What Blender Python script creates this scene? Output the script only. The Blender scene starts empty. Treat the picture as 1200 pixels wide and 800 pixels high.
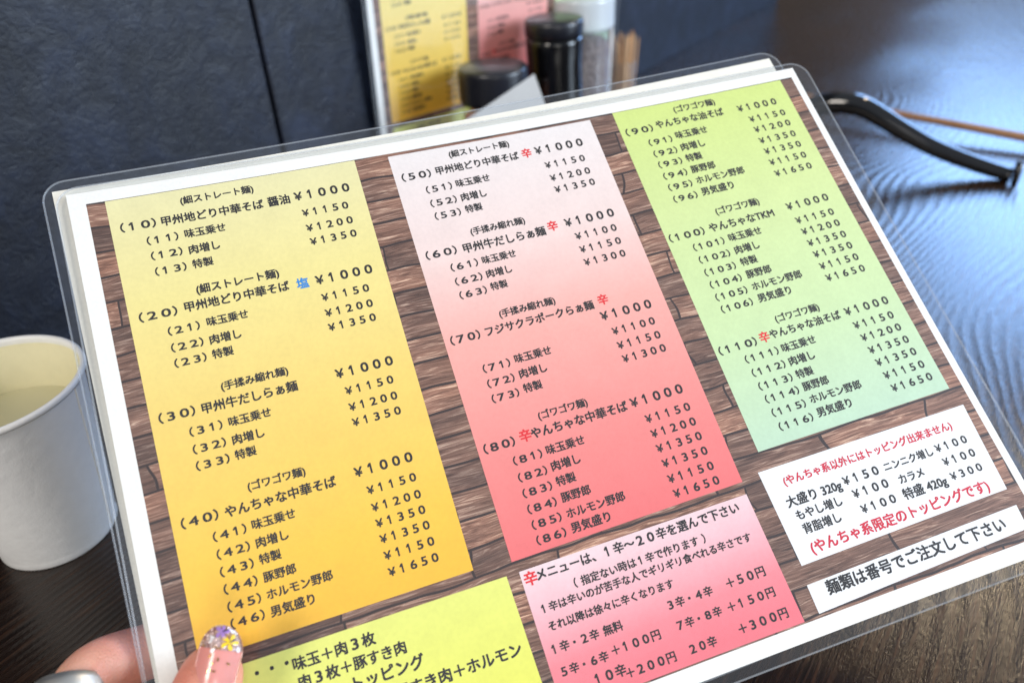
import bpy, bmesh, math, random
from mathutils import Vector, Matrix
random.seed(7)
PI = math.pi
S = 1.086e-3                      # one sheet unit in metres
scene = bpy.context.scene
C = scene.collection

# ------------------------------------------------------------------ camera
cam_d = bpy.data.cameras.new('camera'); cam = bpy.data.objects.new('camera', cam_d); C.objects.link(cam)
Mc = [[0.998299408877304, -0.05829485599283527, 0.0],
      [-0.03208653267741023, -0.5494818721006501, 0.834889290057973],
      [-0.04866975093389002, -0.8334694847428665, -0.5504179079086124]]
cam.matrix_world = Matrix(((Mc[0][0], -Mc[0][1], -Mc[0][2], 0.0),
                           (Mc[1][0], -Mc[1][1], -Mc[1][2], 0.0),
                           (Mc[2][0], -Mc[2][1], -Mc[2][2], 0.262),
                           (0, 0, 0, 1)))
cam_d.sensor_width = 36; cam_d.lens = 36 * 904.7392 / 1200
cam_d.clip_start = 0.01; cam_d.clip_end = 50
cam_d.dof.use_dof = True; cam_d.dof.focus_distance = 0.275; cam_d.dof.aperture_fstop = 8.0
scene.camera = cam

# ------------------------------------------------------------------ world and lamps
world = bpy.data.worlds.new('World'); scene.world = world; world.use_nodes = True
bg = world.node_tree.nodes['Background']
bg.inputs[0].default_value = (0.80, 0.88, 1.0, 1); bg.inputs[1].default_value = 0.40

def area(name, loc, target, size, size_y, power, col):
    d = bpy.data.lights.new(name, 'AREA'); d.shape = 'RECTANGLE'; d.size = size; d.size_y = size_y
    d.energy = power; d.color = col
    o = bpy.data.objects.new(name, d); C.objects.link(o); o.location = loc
    o.rotation_euler = (Vector(target) - Vector(loc)).to_track_quat('-Z', 'Y').to_euler()
    return o
area('window_light', (1.66, 2.20, 0.86), (0.40, 0.6, 0.0), 1.15, 0.62, 34, (0.29, 0.53, 1.0))
area('room_light_left', (-1.45, -1.40, 1.70), (0.05, 0.25, 0.08), 0.9, 0.9, 51, (1.0, 0.92, 0.83))
area('fill_light_behind', (0.45, -1.9, 0.72), (0.05, 0.35, 0.08), 0.9, 0.7, 14, (1.0, 0.96, 0.90))  # fill lamp added behind the viewer to brighten the upright menu
area('side_fill_light', (1.50, 0.15, 0.55), (0.0, 0.45, 0.08), 0.7, 0.6, 34, (0.70, 0.84, 1.0))  # cool fill lamp added to lift the upright menu and the cup
area('pendant_lamp', (1.15, 1.25, 1.30), (0.2, 0.3, 0.0), 0.08, 0.08, 4.5, (1.0, 0.76, 0.46))

vs = scene.view_settings
scene.display_settings.display_device = 'sRGB'
vs.view_transform = 'Standard'; vs.look = 'None'; vs.exposure = 0.0; vs.gamma = 1.0; vs.use_curve_mapping = False
scene.cycles.max_bounces = 10; scene.cycles.transparent_max_bounces = 24
scene.cycles.caustics_reflective = False; scene.cycles.caustics_refractive = False
scene.cycles.sample_clamp_indirect = 4.0

# ------------------------------------------------------------------ helpers
def lin(c):
    return tuple((x/255/12.92 if x/255 <= 0.04045 else ((x/255+0.055)/1.055)**2.4) for x in c) + (1.0,)
class N:
    """small node-tree writer"""
    def __init__(s, name):
        s.m = bpy.data.materials.new(name); s.m.use_nodes = True; s.t = s.m.node_tree
        s.b = s.t.nodes['Principled BSDF']; s.out = s.t.nodes['Material Output']
    def n(s, typ, **kw):
        x = s.t.nodes.new(typ)
        for k, v in kw.items():
            if k.startswith('i_'):
                x.inputs[k[2:].replace('_', ' ')].default_value = v
            else: setattr(x, k, v)
        return x
    def l(s, a, b): s.t.links.new(a, b)
    def set(s, **kw):
        for k, v in kw.items(): s.b.inputs[k.replace('_', ' ')].default_value = v
        return s
    def ramp(s, fac, stops, interp='LINEAR'):
        r = s.t.nodes.new('ShaderNodeValToRGB'); r.color_ramp.interpolation = interp
        e = r.color_ramp.elements
        e[0].position, e[0].color = stops[0][0], stops[0][1]
        e[1].position, e[1].color = stops[-1][0], stops[-1][1]
        for p, c in stops[1:-1]:
            q = e.new(p); q.color = c
        s.l(fac, r.inputs[0]); return r.outputs[0]
    def mix(s, fac, a, b, mode='MIX'):
        x = s.t.nodes.new('ShaderNodeMix'); x.data_type = 'RGBA'; x.blend_type = mode
        for v, i in ((fac, 0), (a, 6), (b, 7)):
            if isinstance(v, (int, float, tuple)): x.inputs[i].default_value = v
            else: s.l(v, x.inputs[i])
        return x.outputs[2]
    def math(s, op, a, b=None, c=None):
        x = s.t.nodes.new('ShaderNodeMath'); x.operation = op
        for i, v in enumerate((a, b, c)):
            if v is None: continue
            if isinstance(v, (int, float)): x.inputs[i].default_value = v
            else: s.l(v, x.inputs[i])
        return x.outputs[0]
    def bump(s, h, strength, dist):
        x = s.t.nodes.new('ShaderNodeBump'); x.inputs['Strength'].default_value = strength
        x.inputs['Distance'].default_value = dist; s.l(h, x.inputs['Height']); s.l(x.outputs[0], s.b.inputs['Normal'])
        return x
def simple(name, col, rough=0.5, **kw):
    k = N(name); k.set(Base_Color=col, Roughness=rough, **kw); return k.m

def mesh_obj(name, verts, faces, mat, parent=None, smooth=False, root=None, uvs=None):
    off = Vector(root.location) if root else Vector((0, 0, 0))
    me = bpy.data.meshes.new(name)
    me.from_pydata([tuple(Vector(v) - off) for v in verts], [], faces); me.update()
    if uvs:
        ul = me.uv_layers.new(name='UVMap')
        for lp in me.loops: ul.data[lp.index].uv = uvs[lp.vertex_index]
    if smooth: me.polygons.foreach_set('use_smooth', [True]*len(me.polygons))
    if mat: me.materials.append(mat)
    o = bpy.data.objects.new(name, me); C.objects.link(o)
    if parent: o.parent = parent
    return o
def bm_obj(name, bm, mat, parent=None, smooth=False, loc=None):
    bmesh.ops.recalc_face_normals(bm, faces=bm.faces)
    me = bpy.data.meshes.new(name); bm.to_mesh(me); bm.free()
    if smooth: me.polygons.foreach_set('use_smooth', [True]*len(me.polygons))
    if mat: me.materials.append(mat)
    o = bpy.data.objects.new(name, me); C.objects.link(o)
    if parent: o.parent = parent
    if loc: o.location = loc
    return o
def tag(o, label, cat, group=None):
    o['label'] = label; o['category'] = cat
    if group: o['group'] = group
    return o
def empty(name, loc, label, cat, group=None):
    o = bpy.data.objects.new(name, None); C.objects.link(o); o.location = loc; o.empty_display_size = 0.01
    return tag(o, label, cat, group)
def lathe(prof, n=96, close=True):
    bm = bmesh.new(); rings = []
    for r, z in prof:
        if r < 1e-6: rings.append([bm.verts.new((0, 0, z))])
        else: rings.append([bm.verts.new((r*math.cos(2*PI*i/n), r*math.sin(2*PI*i/n), z)) for i in range(n)])
    for a, b in zip(rings, rings[1:]):
        for i in range(n):
            j = (i+1) % n
            if len(a) == 1 and len(b) == 1: continue
            if len(a) == 1: bm.faces.new((a[0], b[i], b[j]))
            elif len(b) == 1: bm.faces.new((a[i], a[j], b[0]))
            else: bm.faces.new((a[i], a[j], b[j], b[i]))
    return bm
def tube(path, radii, n=16, flat=1.0, side=None):
    """closed tube through path; each ring may be an ellipse (radius across, radius along the normal)"""
    vs_, fs = [], []
    m = len(path)
    for i, p in enumerate(path):
        p = Vector(p); d = (Vector(path[min(i+1, m-1)]) - Vector(path[max(i-1, 0)])).normalized()
        a = (Vector(side) if side else Vector((0, 0, 1))); a = (a - d*a.dot(d)).normalized(); b = d.cross(a)
        r = radii[i]; ra, rb = r if isinstance(r, tuple) else (r, r*flat)
        for k in range(n):
            t = 2*PI*k/n
            vs_.append(p + a*ra*math.cos(t) + b*rb*math.sin(t))
    for i in range(m-1):
        for k in range(n):
            k2 = (k+1) % n
            fs.append((i*n+k, i*n+k2, (i+1)*n+k2, (i+1)*n+k))
    fs.append(tuple(range(n))[::-1]); fs.append(tuple((m-1)*n+k for k in range(n)))
    return vs_, fs
def smooth_path(pts, sub=6):
    out = []
    P = [Vector(p) for p in pts]; P = [2*P[0]-P[1]] + P + [2*P[-1]-P[-2]]
    for i in range(1, len(P)-2):
        for k in range(sub):
            t = k/sub
            out.append(0.5*((2*P[i]) + (-P[i-1]+P[i+1])*t + (2*P[i-1]-5*P[i]+4*P[i+1]-P[i+2])*t*t + (-P[i-1]+3*P[i]-3*P[i+1]+P[i+2])*t**3))
    out.append(P[-2]); return out

# ------------------------------------------------------------------ materials: surfaces
def mat_table():
    k = N('dark_embossed_wood')
    tc = k.n('ShaderNodeTexCoord'); mp = k.n('ShaderNodeMapping')
    mp.inputs['Rotation'].default_value = (0, 0, math.radians(-53.3)); k.l(tc.outputs['Object'], mp.inputs[0])
    # growth-ring field: distance across the grain, bent by slow noise so arches and ovals appear
    low = k.n('ShaderNodeTexNoise', i_Scale=3.1, i_Detail=1.0, i_Roughness=0.4)
    ms = k.n('ShaderNodeMapping'); ms.inputs['Scale'].default_value = (0.9, 2.0, 1); ms.inputs['Location'].default_value = (0.31, 0.12, 0)
    k.l(mp.outputs[0], ms.inputs[0]); k.l(ms.outputs[0], low.inputs['Vector'])
    sep = k.n('ShaderNodeSeparateXYZ'); k.l(mp.outputs[0], sep.inputs[0])
    fld = k.math('ADD', sep.outputs[1], k.math('MULTIPLY', low.outputs[0], 0.26))
    wob = k.n('ShaderNodeTexNoise', i_Scale=55.0, i_Detail=2.0)
    k.l(mp.outputs[0], wob.inputs['Vector'])
    fld = k.math('ADD', fld, k.math('MULTIPLY', wob.outputs[0], 0.0035))
    ph = k.math('FRACT', k.math('MULTIPLY', fld, 165.0))
    ridge = k.math('POWER', k.math('PINGPONG', k.math('MULTIPLY', fld, 300.0), 1.0), 1.5)
    # fine fibres along the grain
    fm = k.n('ShaderNodeMapping'); fm.inputs['Scale'].default_value = (38, 620, 1); k.l(mp.outputs[0], fm.inputs[0])
    fib = k.n('ShaderNodeTexNoise', i_Scale=1.0, i_Detail=3.0, i_Roughness=0.65); k.l(fm.outputs[0], fib.inputs['Vector'])
    wide = k.n('ShaderNodeTexNoise', i_Scale=7.0, i_Detail=3.0); k.l(mp.outputs[0], wide.inputs['Vector'])
    col = k.ramp(fib.outputs[0], [(0.30, lin((18, 10, 5))), (0.55, lin((38, 22, 9))), (0.78, lin((74, 44, 18)))])
    col2 = k.ramp(wide.outputs[0], [(0.3, (0.55, 0.55, 0.55, 1)), (0.7, (1.1, 1.05, 1.0, 1))])
    base = k.mix(1.0, col, col2, 'MULTIPLY')
    base = k.mix(k.math('MULTIPLY', ridge, 0.2), base, lin((30, 20, 15)))
    k.l(base, k.b.inputs['Base Color'])
    rgh = k.math('ADD', k.math('MULTIPLY', fib.outputs[0], 0.16), 0.19); k.l(rgh, k.b.inputs['Roughness'])
    h = k.math('ADD', k.math('MULTIPLY', ridge, 0.8), k.math('MULTIPLY', fib.outputs[0], 0.5))
    spk = k.n('ShaderNodeTexNoise', i_Scale=1.0, i_Detail=2.0); sm = k.n('ShaderNodeMapping'); sm.inputs['Scale'].default_value = (420, 1100, 1); k.l(mp.outputs[0], sm.inputs[0]); k.l(sm.outputs[0], spk.inputs['Vector'])
    h = k.math('ADD', h, k.math('MULTIPLY', spk.outputs[0], 0.45))
    k.bump(h, 0.28, 0.0009)
    k.set(Specular_IOR_Level=0.55)
    return k.m
def mat_wall():
    k = N('navy_leather_cloth')
    tc = k.n('ShaderNodeTexCoord')
    a = k.n('ShaderNodeTexNoise', i_Scale=85.0, i_Detail=7.0, i_Roughness=0.72, i_Distortion=0.5); k.l(tc.outputs['Object'], a.inputs['Vector'])
    b = k.n('ShaderNodeTexNoise', i_Scale=24.0, i_Detail=7.0, i_Roughness=0.68, i_Distortion=0.6); k.l(tc.outputs['Object'], b.inputs['Vector'])
    c = k.n('ShaderNodeTexVoronoi', i_Scale=210.0); c.feature = 'DISTANCE_TO_EDGE'; k.l(tc.outputs['Object'], c.inputs['Vector'])
    base = k.ramp(b.outputs[0], [(0.34, lin((8, 10, 18))), (0.52, lin((19, 24, 38))), (0.70, lin((38, 46, 66)))])
    base = k.mix(k.math('MULTIPLY', a.outputs[0], 0.5), base, lin((20, 24, 36)))
    k.l(base, k.b.inputs['Base Color'])
    h = k.math('ADD', k.math('ADD', a.outputs[0], k.math('MULTIPLY', b.outputs[0], 1.6)), k.math('MINIMUM', k.math('MULTIPLY', c.outputs[0], 0.35), 0.10))
    k.bump(h, 0.42, 0.0022)
    k.l(k.ramp(a.outputs[0], [(0.3, (0.42,)*3+(1,)), (0.7, (0.62,)*3+(1,))]), k.b.inputs['Roughness'])
    k.set(Specular_IOR_Level=0.42)
    return k.m
M_table = mat_table(); M_wall = mat_wall()

def mat_film(name, tint=(0.97, 0.98, 0.99, 1), rough=0.09, haze=0.018, fres=1.5):
    k = N(name)
    tr = k.n('ShaderNodeBsdfTransparent'); tr.inputs[0].default_value = tint
    gl = k.n('ShaderNodeBsdfAnisotropic') if False else k.n('ShaderNodeBsdfGlossy')
    gl.inputs['Roughness'].default_value = rough
    df = k.n('ShaderNodeBsdfDiffuse'); df.inputs[0].default_value = (0.75, 0.78, 0.82, 1)
    fr = k.n('ShaderNodeFresnel'); fr.inputs[0].default_value = fres
    nz = k.n('ShaderNodeTexNoise', i_Scale=14.0, i_Detail=3.0); tc = k.n('ShaderNodeTexCoord'); k.l(tc.outputs['Object'], nz.inputs['Vector'])
    bp = k.n('ShaderNodeBump'); bp.inputs['Strength'].default_value = 0.25; bp.inputs['Distance'].default_value = 0.004
    k.l(nz.outputs[0], bp.inputs['Height']); k.l(bp.outputs[0], gl.inputs['Normal']); k.l(bp.outputs[0], fr.inputs['Normal'])
    m1 = k.n('ShaderNodeMixShader'); m1.inputs[0].default_value = haze; k.l(tr.outputs[0], m1.inputs[1]); k.l(df.outputs[0], m1.inputs[2])
    m2 = k.n('ShaderNodeMixShader'); ge = k.n('ShaderNodeNewGeometry'); k.l(k.math('MULTIPLY', fr.outputs[0], k.math('SUBTRACT', 1.0, ge.outputs['Backfacing'])), m2.inputs[0]); k.l(m1.outputs[0], m2.inputs[1]); k.l(gl.outputs[0], m2.inputs[2])
    k.l(m2.outputs[0], k.out.inputs['Surface'])
    return k.m
M_film = mat_film('clear_laminate')
M_edge = mat_film('sealed_laminate_edge', rough=0.2, haze=0.15)
M_clear = mat_film('clear_plastic', rough=0.03, haze=0.05, fres=1.5)

def mat_paper(name, col, r=0.7):
    k = N(name); tc = k.n('ShaderNodeTexCoord')
    a = k.n('ShaderNodeTexNoise', i_Scale=900.0, i_Detail=2.0); k.l(tc.outputs['Object'], a.inputs['Vector'])
    b = k.n('ShaderNodeTexNoise', i_Scale=60.0, i_Detail=3.0); k.l(tc.outputs['Object'], b.inputs['Vector'])
    f = k.math('ADD', k.math('MULTIPLY', a.outputs[0], 0.6), k.math('MULTIPLY', b.outputs[0], 0.4))
    k.l(k.ramp(f, [(0.3, tuple(x*0.90 for x in col[:3])+(1,)), (0.7, col)]), k.b.inputs['Base Color'])
    k.set(Roughness=r); return k.m
M_paper = mat_paper('menu_paper', lin((243, 240, 234)))
M_paper_back = mat_paper('cream_paper', lin((240, 234, 220)))
def mat_grad(name, stops, across=0.0):
    """printed colour gradient down the panel (UV y runs 0 at the top to 1 at the foot), with paper mottling"""
    k = N(name); uv = k.n('ShaderNodeUVMap'); sp = k.n('ShaderNodeSeparateXYZ'); k.l(uv.outputs[0], sp.inputs[0])
    t = k.math('ADD', sp.outputs[1], k.math('MULTIPLY', sp.outputs[0], across))
    g = k.ramp(t, [(p, lin(c)) for p, c in stops])
    tc = k.n('ShaderNodeTexCoord')
    a = k.n('ShaderNodeTexNoise', i_Scale=700.0, i_Detail=2.0); k.l(tc.outputs['Object'], a.inputs['Vector'])
    b = k.n('ShaderNodeTexNoise', i_Scale=110.0, i_Detail=4.0); k.l(tc.outputs['Object'], b.inputs['Vector'])
    f = k.math('ADD', k.math('MULTIPLY', a.outputs[0], 0.5), k.math('MULTIPLY', b.outputs[0], 0.5))
    sh = k.ramp(f, [(0.3, (0.90, 0.90, 0.90, 1)), (0.7, (1, 1, 1, 1))])
    k.l(k.mix(1.0, g, sh, 'MULTIPLY'), k.b.inputs['Base Color']); k.set(Roughness=0.6); return k.m
M_yel = mat_grad('yellow_print', [(0, (232, 223, 168)), (0.25, (239, 222, 142)), (0.55, (244, 208, 106)), (0.85, (247, 196, 62)), (1, (248, 187, 46))])
M_pink = mat_grad('pink_print', [(0, (236, 226, 222)), (0.28, (240, 213, 205)), (0.5, (243, 172, 160)), (0.8, (240, 134, 128)), (1, (238, 112, 112))])
M_green = mat_grad('green_print', [(0, (207, 221, 124)), (0.35, (209, 223, 150)), (0.7, (202, 223, 166)), (1, (190, 217, 188))])
M_pink2 = mat_grad('pink_note_print', [(0, (240, 214, 216)), (0.35, (242, 182, 188)), (0.7, (240, 134, 142)), (1, (238, 116, 126))], 0.10)
M_white = mat_grad('white_note_print', [(0, (238, 238, 238)), (1, (242, 241, 242))])
M_lime = mat_grad('lime_note_print', [(0, (228, 230, 118)), (1, (232, 230, 88))])
def mat_woodprint():
    k = N('wood_block_print'); uv = k.n('ShaderNodeUVMap')
    # uneven courses: bend the coordinates a little, then lay blocks of wood
    n1 = k.n('ShaderNodeTexNoise', i_Scale=0.055, i_Detail=1.0); k.l(uv.outputs[0], n1.inputs['Vector'])
    w = k.n('ShaderNodeVectorMath', operation='MULTIPLY_ADD'); k.l(n1.outputs['Color'], w.inputs[0]); w.inputs[1].default_value = (9, 2.6, 0); k.l(uv.outputs[0], w.inputs[2])
    sp = k.n('ShaderNodeSeparateXYZ'); k.l(w.outputs[0], sp.inputs[0])
    def bricks(wd, ht, off, frq, mort):
        br = k.n('ShaderNodeTexBrick'); br.offset = off; br.offset_frequency = frq; br.squash = 0.62; br.squash_frequency = 3
        br.inputs['Color1'].default_value = (0, 0, 0, 1); br.inputs['Color2'].default_value = (1, 1, 1, 1); br.inputs['Mortar'].default_value = (0.5, 0.5, 0.5, 1)
        br.inputs['Scale'].default_value = 1; br.inputs['Brick Width'].default_value = wd; br.inputs['Row Height'].default_value = ht
        br.inputs['Mortar Size'].default_value = mort; br.inputs['Mortar Smooth'].default_value = 0.35; br.inputs['Bias'].default_value = 0
        k.l(w.outputs[0], br.inputs['Vector']); return br
    b1 = bricks(66, 8.6, 0.41, 2, 0.46)
    gm = k.n('ShaderNodeMapping'); gm.inputs['Scale'].default_value = (0.055, 0.85, 1); 
    # shift the grain per block
    sh = k.n('ShaderNodeVectorMath', operation='MULTIPLY_ADD'); k.l(b1.outputs['Color'], sh.inputs[0]); sh.inputs[1].default_value = (31, 17, 5); k.l(w.outputs[0], sh.inputs[2])
    k.l(sh.outputs[0], gm.inputs[0])
    gr = k.n('ShaderNodeTexNoise', i_Scale=1.0, i_Detail=6.0, i_Roughness=0.66, i_Distortion=1.7); k.l(gm.outputs[0], gr.inputs['Vector'])
    lm = k.n('ShaderNodeMapping'); lm.inputs['Scale'].default_value = (0.05, 0.2, 1); k.l(sh.outputs[0], lm.inputs[0])
    lg = k.n('ShaderNodeTexNoise', i_Scale=1.0, i_Detail=2.0); k.l(lm.outputs[0], lg.inputs['Vector'])
    a = k.ramp(gr.outputs[0], [(0.28, lin((54, 33, 25))), (0.42, lin((104, 71, 56))), (0.55, lin((140, 104, 87))), (0.68, lin((206, 176, 154)))])
    tone = k.ramp(b1.outputs['Color'], [(0, (0.50, 0.48, 0.50, 1)), (0.5, (0.92, 0.90, 0.90, 1)), (1, (1.42, 1.30, 1.20, 1))])
    a = k.mix(1.0, a, tone, 'MULTIPLY')
    a = k.mix(1.0, a, k.ramp(lg.outputs[0], [(0.3, (0.72, 0.72, 0.74, 1)), (0.7, (1.2, 1.18, 1.16, 1))]), 'MULTIPLY')
    a = k.mix(b1.outputs['Fac'], a, lin((44, 26, 24)))
    k.l(a, k.b.inputs['Base Color']); k.set(Roughness=0.6); return k.m
M_wood = mat_woodprint()
M_ink = {'k': simple('black_ink', lin((22, 18, 20)), 0.6), 'r': simple('red_ink', lin((222, 30, 38)), 0.6),
         'R': simple('crimson_ink', lin((204, 18, 52)), 0.6), 'b': simple('blue_ink', lin((38, 132, 205)), 0.6)}

# ------------------------------------------------------------------ the setting
WD = Vector((0.597, 0.802, 0)); WN = Vector((0.802, -0.597, 0)); W0 = Vector((-0.293, 0.353, 0))
def wall_pt(along, out, z): return W0 + WD*along + WN*out + Vector((0, 0, z))
tb = bmesh.new()
corners = [(wall_pt(-1.2, -0.03, 0)), (wall_pt(3.6, -0.03, 0)), (wall_pt(3.6, 1.35, 0)), (wall_pt(-1.2, 1.35, 0))]
top = [tb.verts.new((p.x, p.y, 0)) for p in corners]; bot = [tb.verts.new((p.x, p.y, -0.035)) for p in corners]
tb.faces.new(top); tb.faces.new(bot[::-1])
for i in range(4): tb.faces.new((top[i], bot[i], bot[(i+1) % 4], top[(i+1) % 4]))
table = bm_obj('table_top', tb, M_table); table['kind'] = 'structure'
wall = bpy.data.objects.new('wall', None); C.objects.link(wall); wall['kind'] = 'structure'
def wall_panel(a0, a1):
    bm = bmesh.new(); nx = 2
    # front face with softly rolled vertical edges
    prof = [(a0, -0.012), (a0+0.0006, -0.004), (a0+0.0012, -0.0008), (a0+0.0022, 0.0), (a1-0.0022, 0.0), (a1-0.0012, -0.0008), (a1-0.0006, -0.004), (a1, -0.012), (a1, -0.03), (a0, -0.03)]
    lo = [bm.verts.new(wall_pt(a, o, 0.0005)) for a, o in prof]; hi = [bm.verts.new(wall_pt(a, o, 1.15)) for a, o in prof]
    for i in range(len(prof)):
        j = (i+1) % len(prof); bm.faces.new((lo[i], lo[j], hi[j], hi[i]))
    bm.faces.new(lo[::-1]); bm.faces.new(hi)
    return bm_obj('wall_panel', bm, M_wall, wall)
wall_panel(-1.1, 0.2316); wall_panel(0.2324, 1.30)
# unseen brown partition, added so the polished table has something to mirror
def box_pts(a0, a1, o0, o1, z0, z1, name, mat, parent=None, bev=0.004):
    bm = bmesh.new()
    v = [bm.verts.new(wall_pt(a, o, z)) for z in (z0, z1) for a, o in ((a0, o0), (a1, o0), (a1, o1), (a0, o1))]
    for f in ((3, 2, 1, 0), (4, 5, 6, 7), (0, 1, 5, 4), (1, 2, 6, 5), (2, 3, 7, 6), (3, 0, 4, 7)): bm.faces.new([v[i] for i in f])
    bmesh.ops.bevel(bm, geom=bm.edges[:], offset=bev, segments=2, affect='EDGES')
    return bm_obj(name, bm, mat, parent)
po = box_pts(2.2, 2.26, -0.5, 0.12, 0.0, 1.15, 'added_partition', simple('partition_wood', lin((120, 104, 92)), 0.6))
tag(po, 'unseen plain brown partition added past the dark wall to tint the table reflection', 'partition')

# ------------------------------------------------------------------ the menu design
SR = Matrix(((0.9551845006679657, 0.25485655542775204, -0.1505679442615925),
             (0.29313351326910253, -0.7436377944977853, 0.6008956431801922),
             (0.041174179799667796, -0.6181027153717487, -0.7850182928874145)))
ST = Vector((-0.16633048859729188, 0.2665786219118631, 0.16469862851117384))
def SH(u, v, w=0.0):
    """held sheet: u right, v down the page, w away from the reader (sheet units); the sheet sags slightly"""
    du, dv = u-148.5, v-105
    z = (-1.5828*du*du - 3.9534*du*dv - 0.7767*dv*dv)*1e-4
    return SR @ Vector((u, v, z+w))*S + ST
def SHF(u, v, w=0.0):
    return SR @ Vector((u, v, w))*S + ST
KB = 0.93
AZ = math.radians(48.9); EB = Vector((math.sin(AZ), math.cos(AZ), 0)); NBk = Vector((-math.cos(AZ), math.sin(AZ), 0))
ln = math.radians(-3.0); UB = Vector((0, 0, 1))*math.cos(ln) + NBk*math.sin(ln)
PB = Vector((-0.0848, 0.6106, 0.0723)); NB2 = UB.cross(EB)
def BK(u, v, w=0.0):
    bow = 1.5*((u-148)/140)**2
    return PB + (EB*(u-21) + UB*(160-v) + NB2*(w+bow))*S*KB
def lerp_list(a, b, n): return [a+(b-a)*i/n for i in range(n+1)]
def sheet_solid(name, F, u0, v0, u1, v1, w0, w1, mat, parent, root, r=0.0, nu=24, nv=18):
    rows = []
    for i in range(nv+1):
        rows.append((v0+(v1-v0)*i/nv))
    if r > 0:
        arc = [r*(1-math.cos(PI/2*j/6)) for j in range(7)]
        rows = [v0+a for a in arc] + [v for v in rows if v0+r+1 < v < v1-r-1] + [v1-a for a in arc][::-1]
    vs_, fs, uvs = [], [], []
    nr = len(rows)
    for w in (w0, w1):
        for v in rows:
            ins = 0
            if r > 0:
                d = min(v-v0, v1-v)
                if d < r: ins = r - math.sqrt(max(0, r*r-(r-d)**2))
            for u in lerp_list(u0+ins, u1-ins, nu):
                vs_.append(F(u, v, w)); uvs.append((u, v))
    k = nu+1; o = nr*k
    for i in range(nr-1):
        for j in range(nu):
            a = i*k+j
            fs.append((a, a+k, a+k+1, a+1)); fs.append((o+a, o+a+1, o+a+k+1, o+a+k))
    ring = [j for j in range(k)] + [i*k+nu for i in range(1, nr)] + [(nr-1)*k+j for j in range(nu-1, -1, -1)] + [i*k for i in range(nr-2, 0, -1)]
    for a, b in zip(ring, ring[1:]+ring[:1]): fs.append((a, b, o+b, o+a))
    return mesh_obj(name, vs_, fs, mat, parent, True if False else False, root, uvs)
def flat_print(name, F, quad, w, mat, parent, root, nrm=True, nu=14, nv=20, label=None):
    """flat print on the paper: quad = four (u, v) corners"""
    (a, b, c, d) = [Vector(q) for q in quad]
    vs_, fs, uvs = [], [], []
    for i in range(nv+1):
        t = i/nv
        l = a+(d-a)*t; r_ = b+(c-b)*t
        for j in range(nu+1):
            s = j/nu; q = l+(r_-l)*s
            vs_.append(F(q.x, q.y, w)); uvs.append((s, t) if nrm else (q.x, q.y))
    k = nu+1
    for i in range(nv):
        for j in range(nu): fs.append((i*k+j, (i+1)*k+j, (i+1)*k+j+1, i*k+j+1))
    o = mesh_obj(name, vs_, fs, mat, parent, False, root, uvs)
    if label: o['label'] = label
    return o
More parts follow.
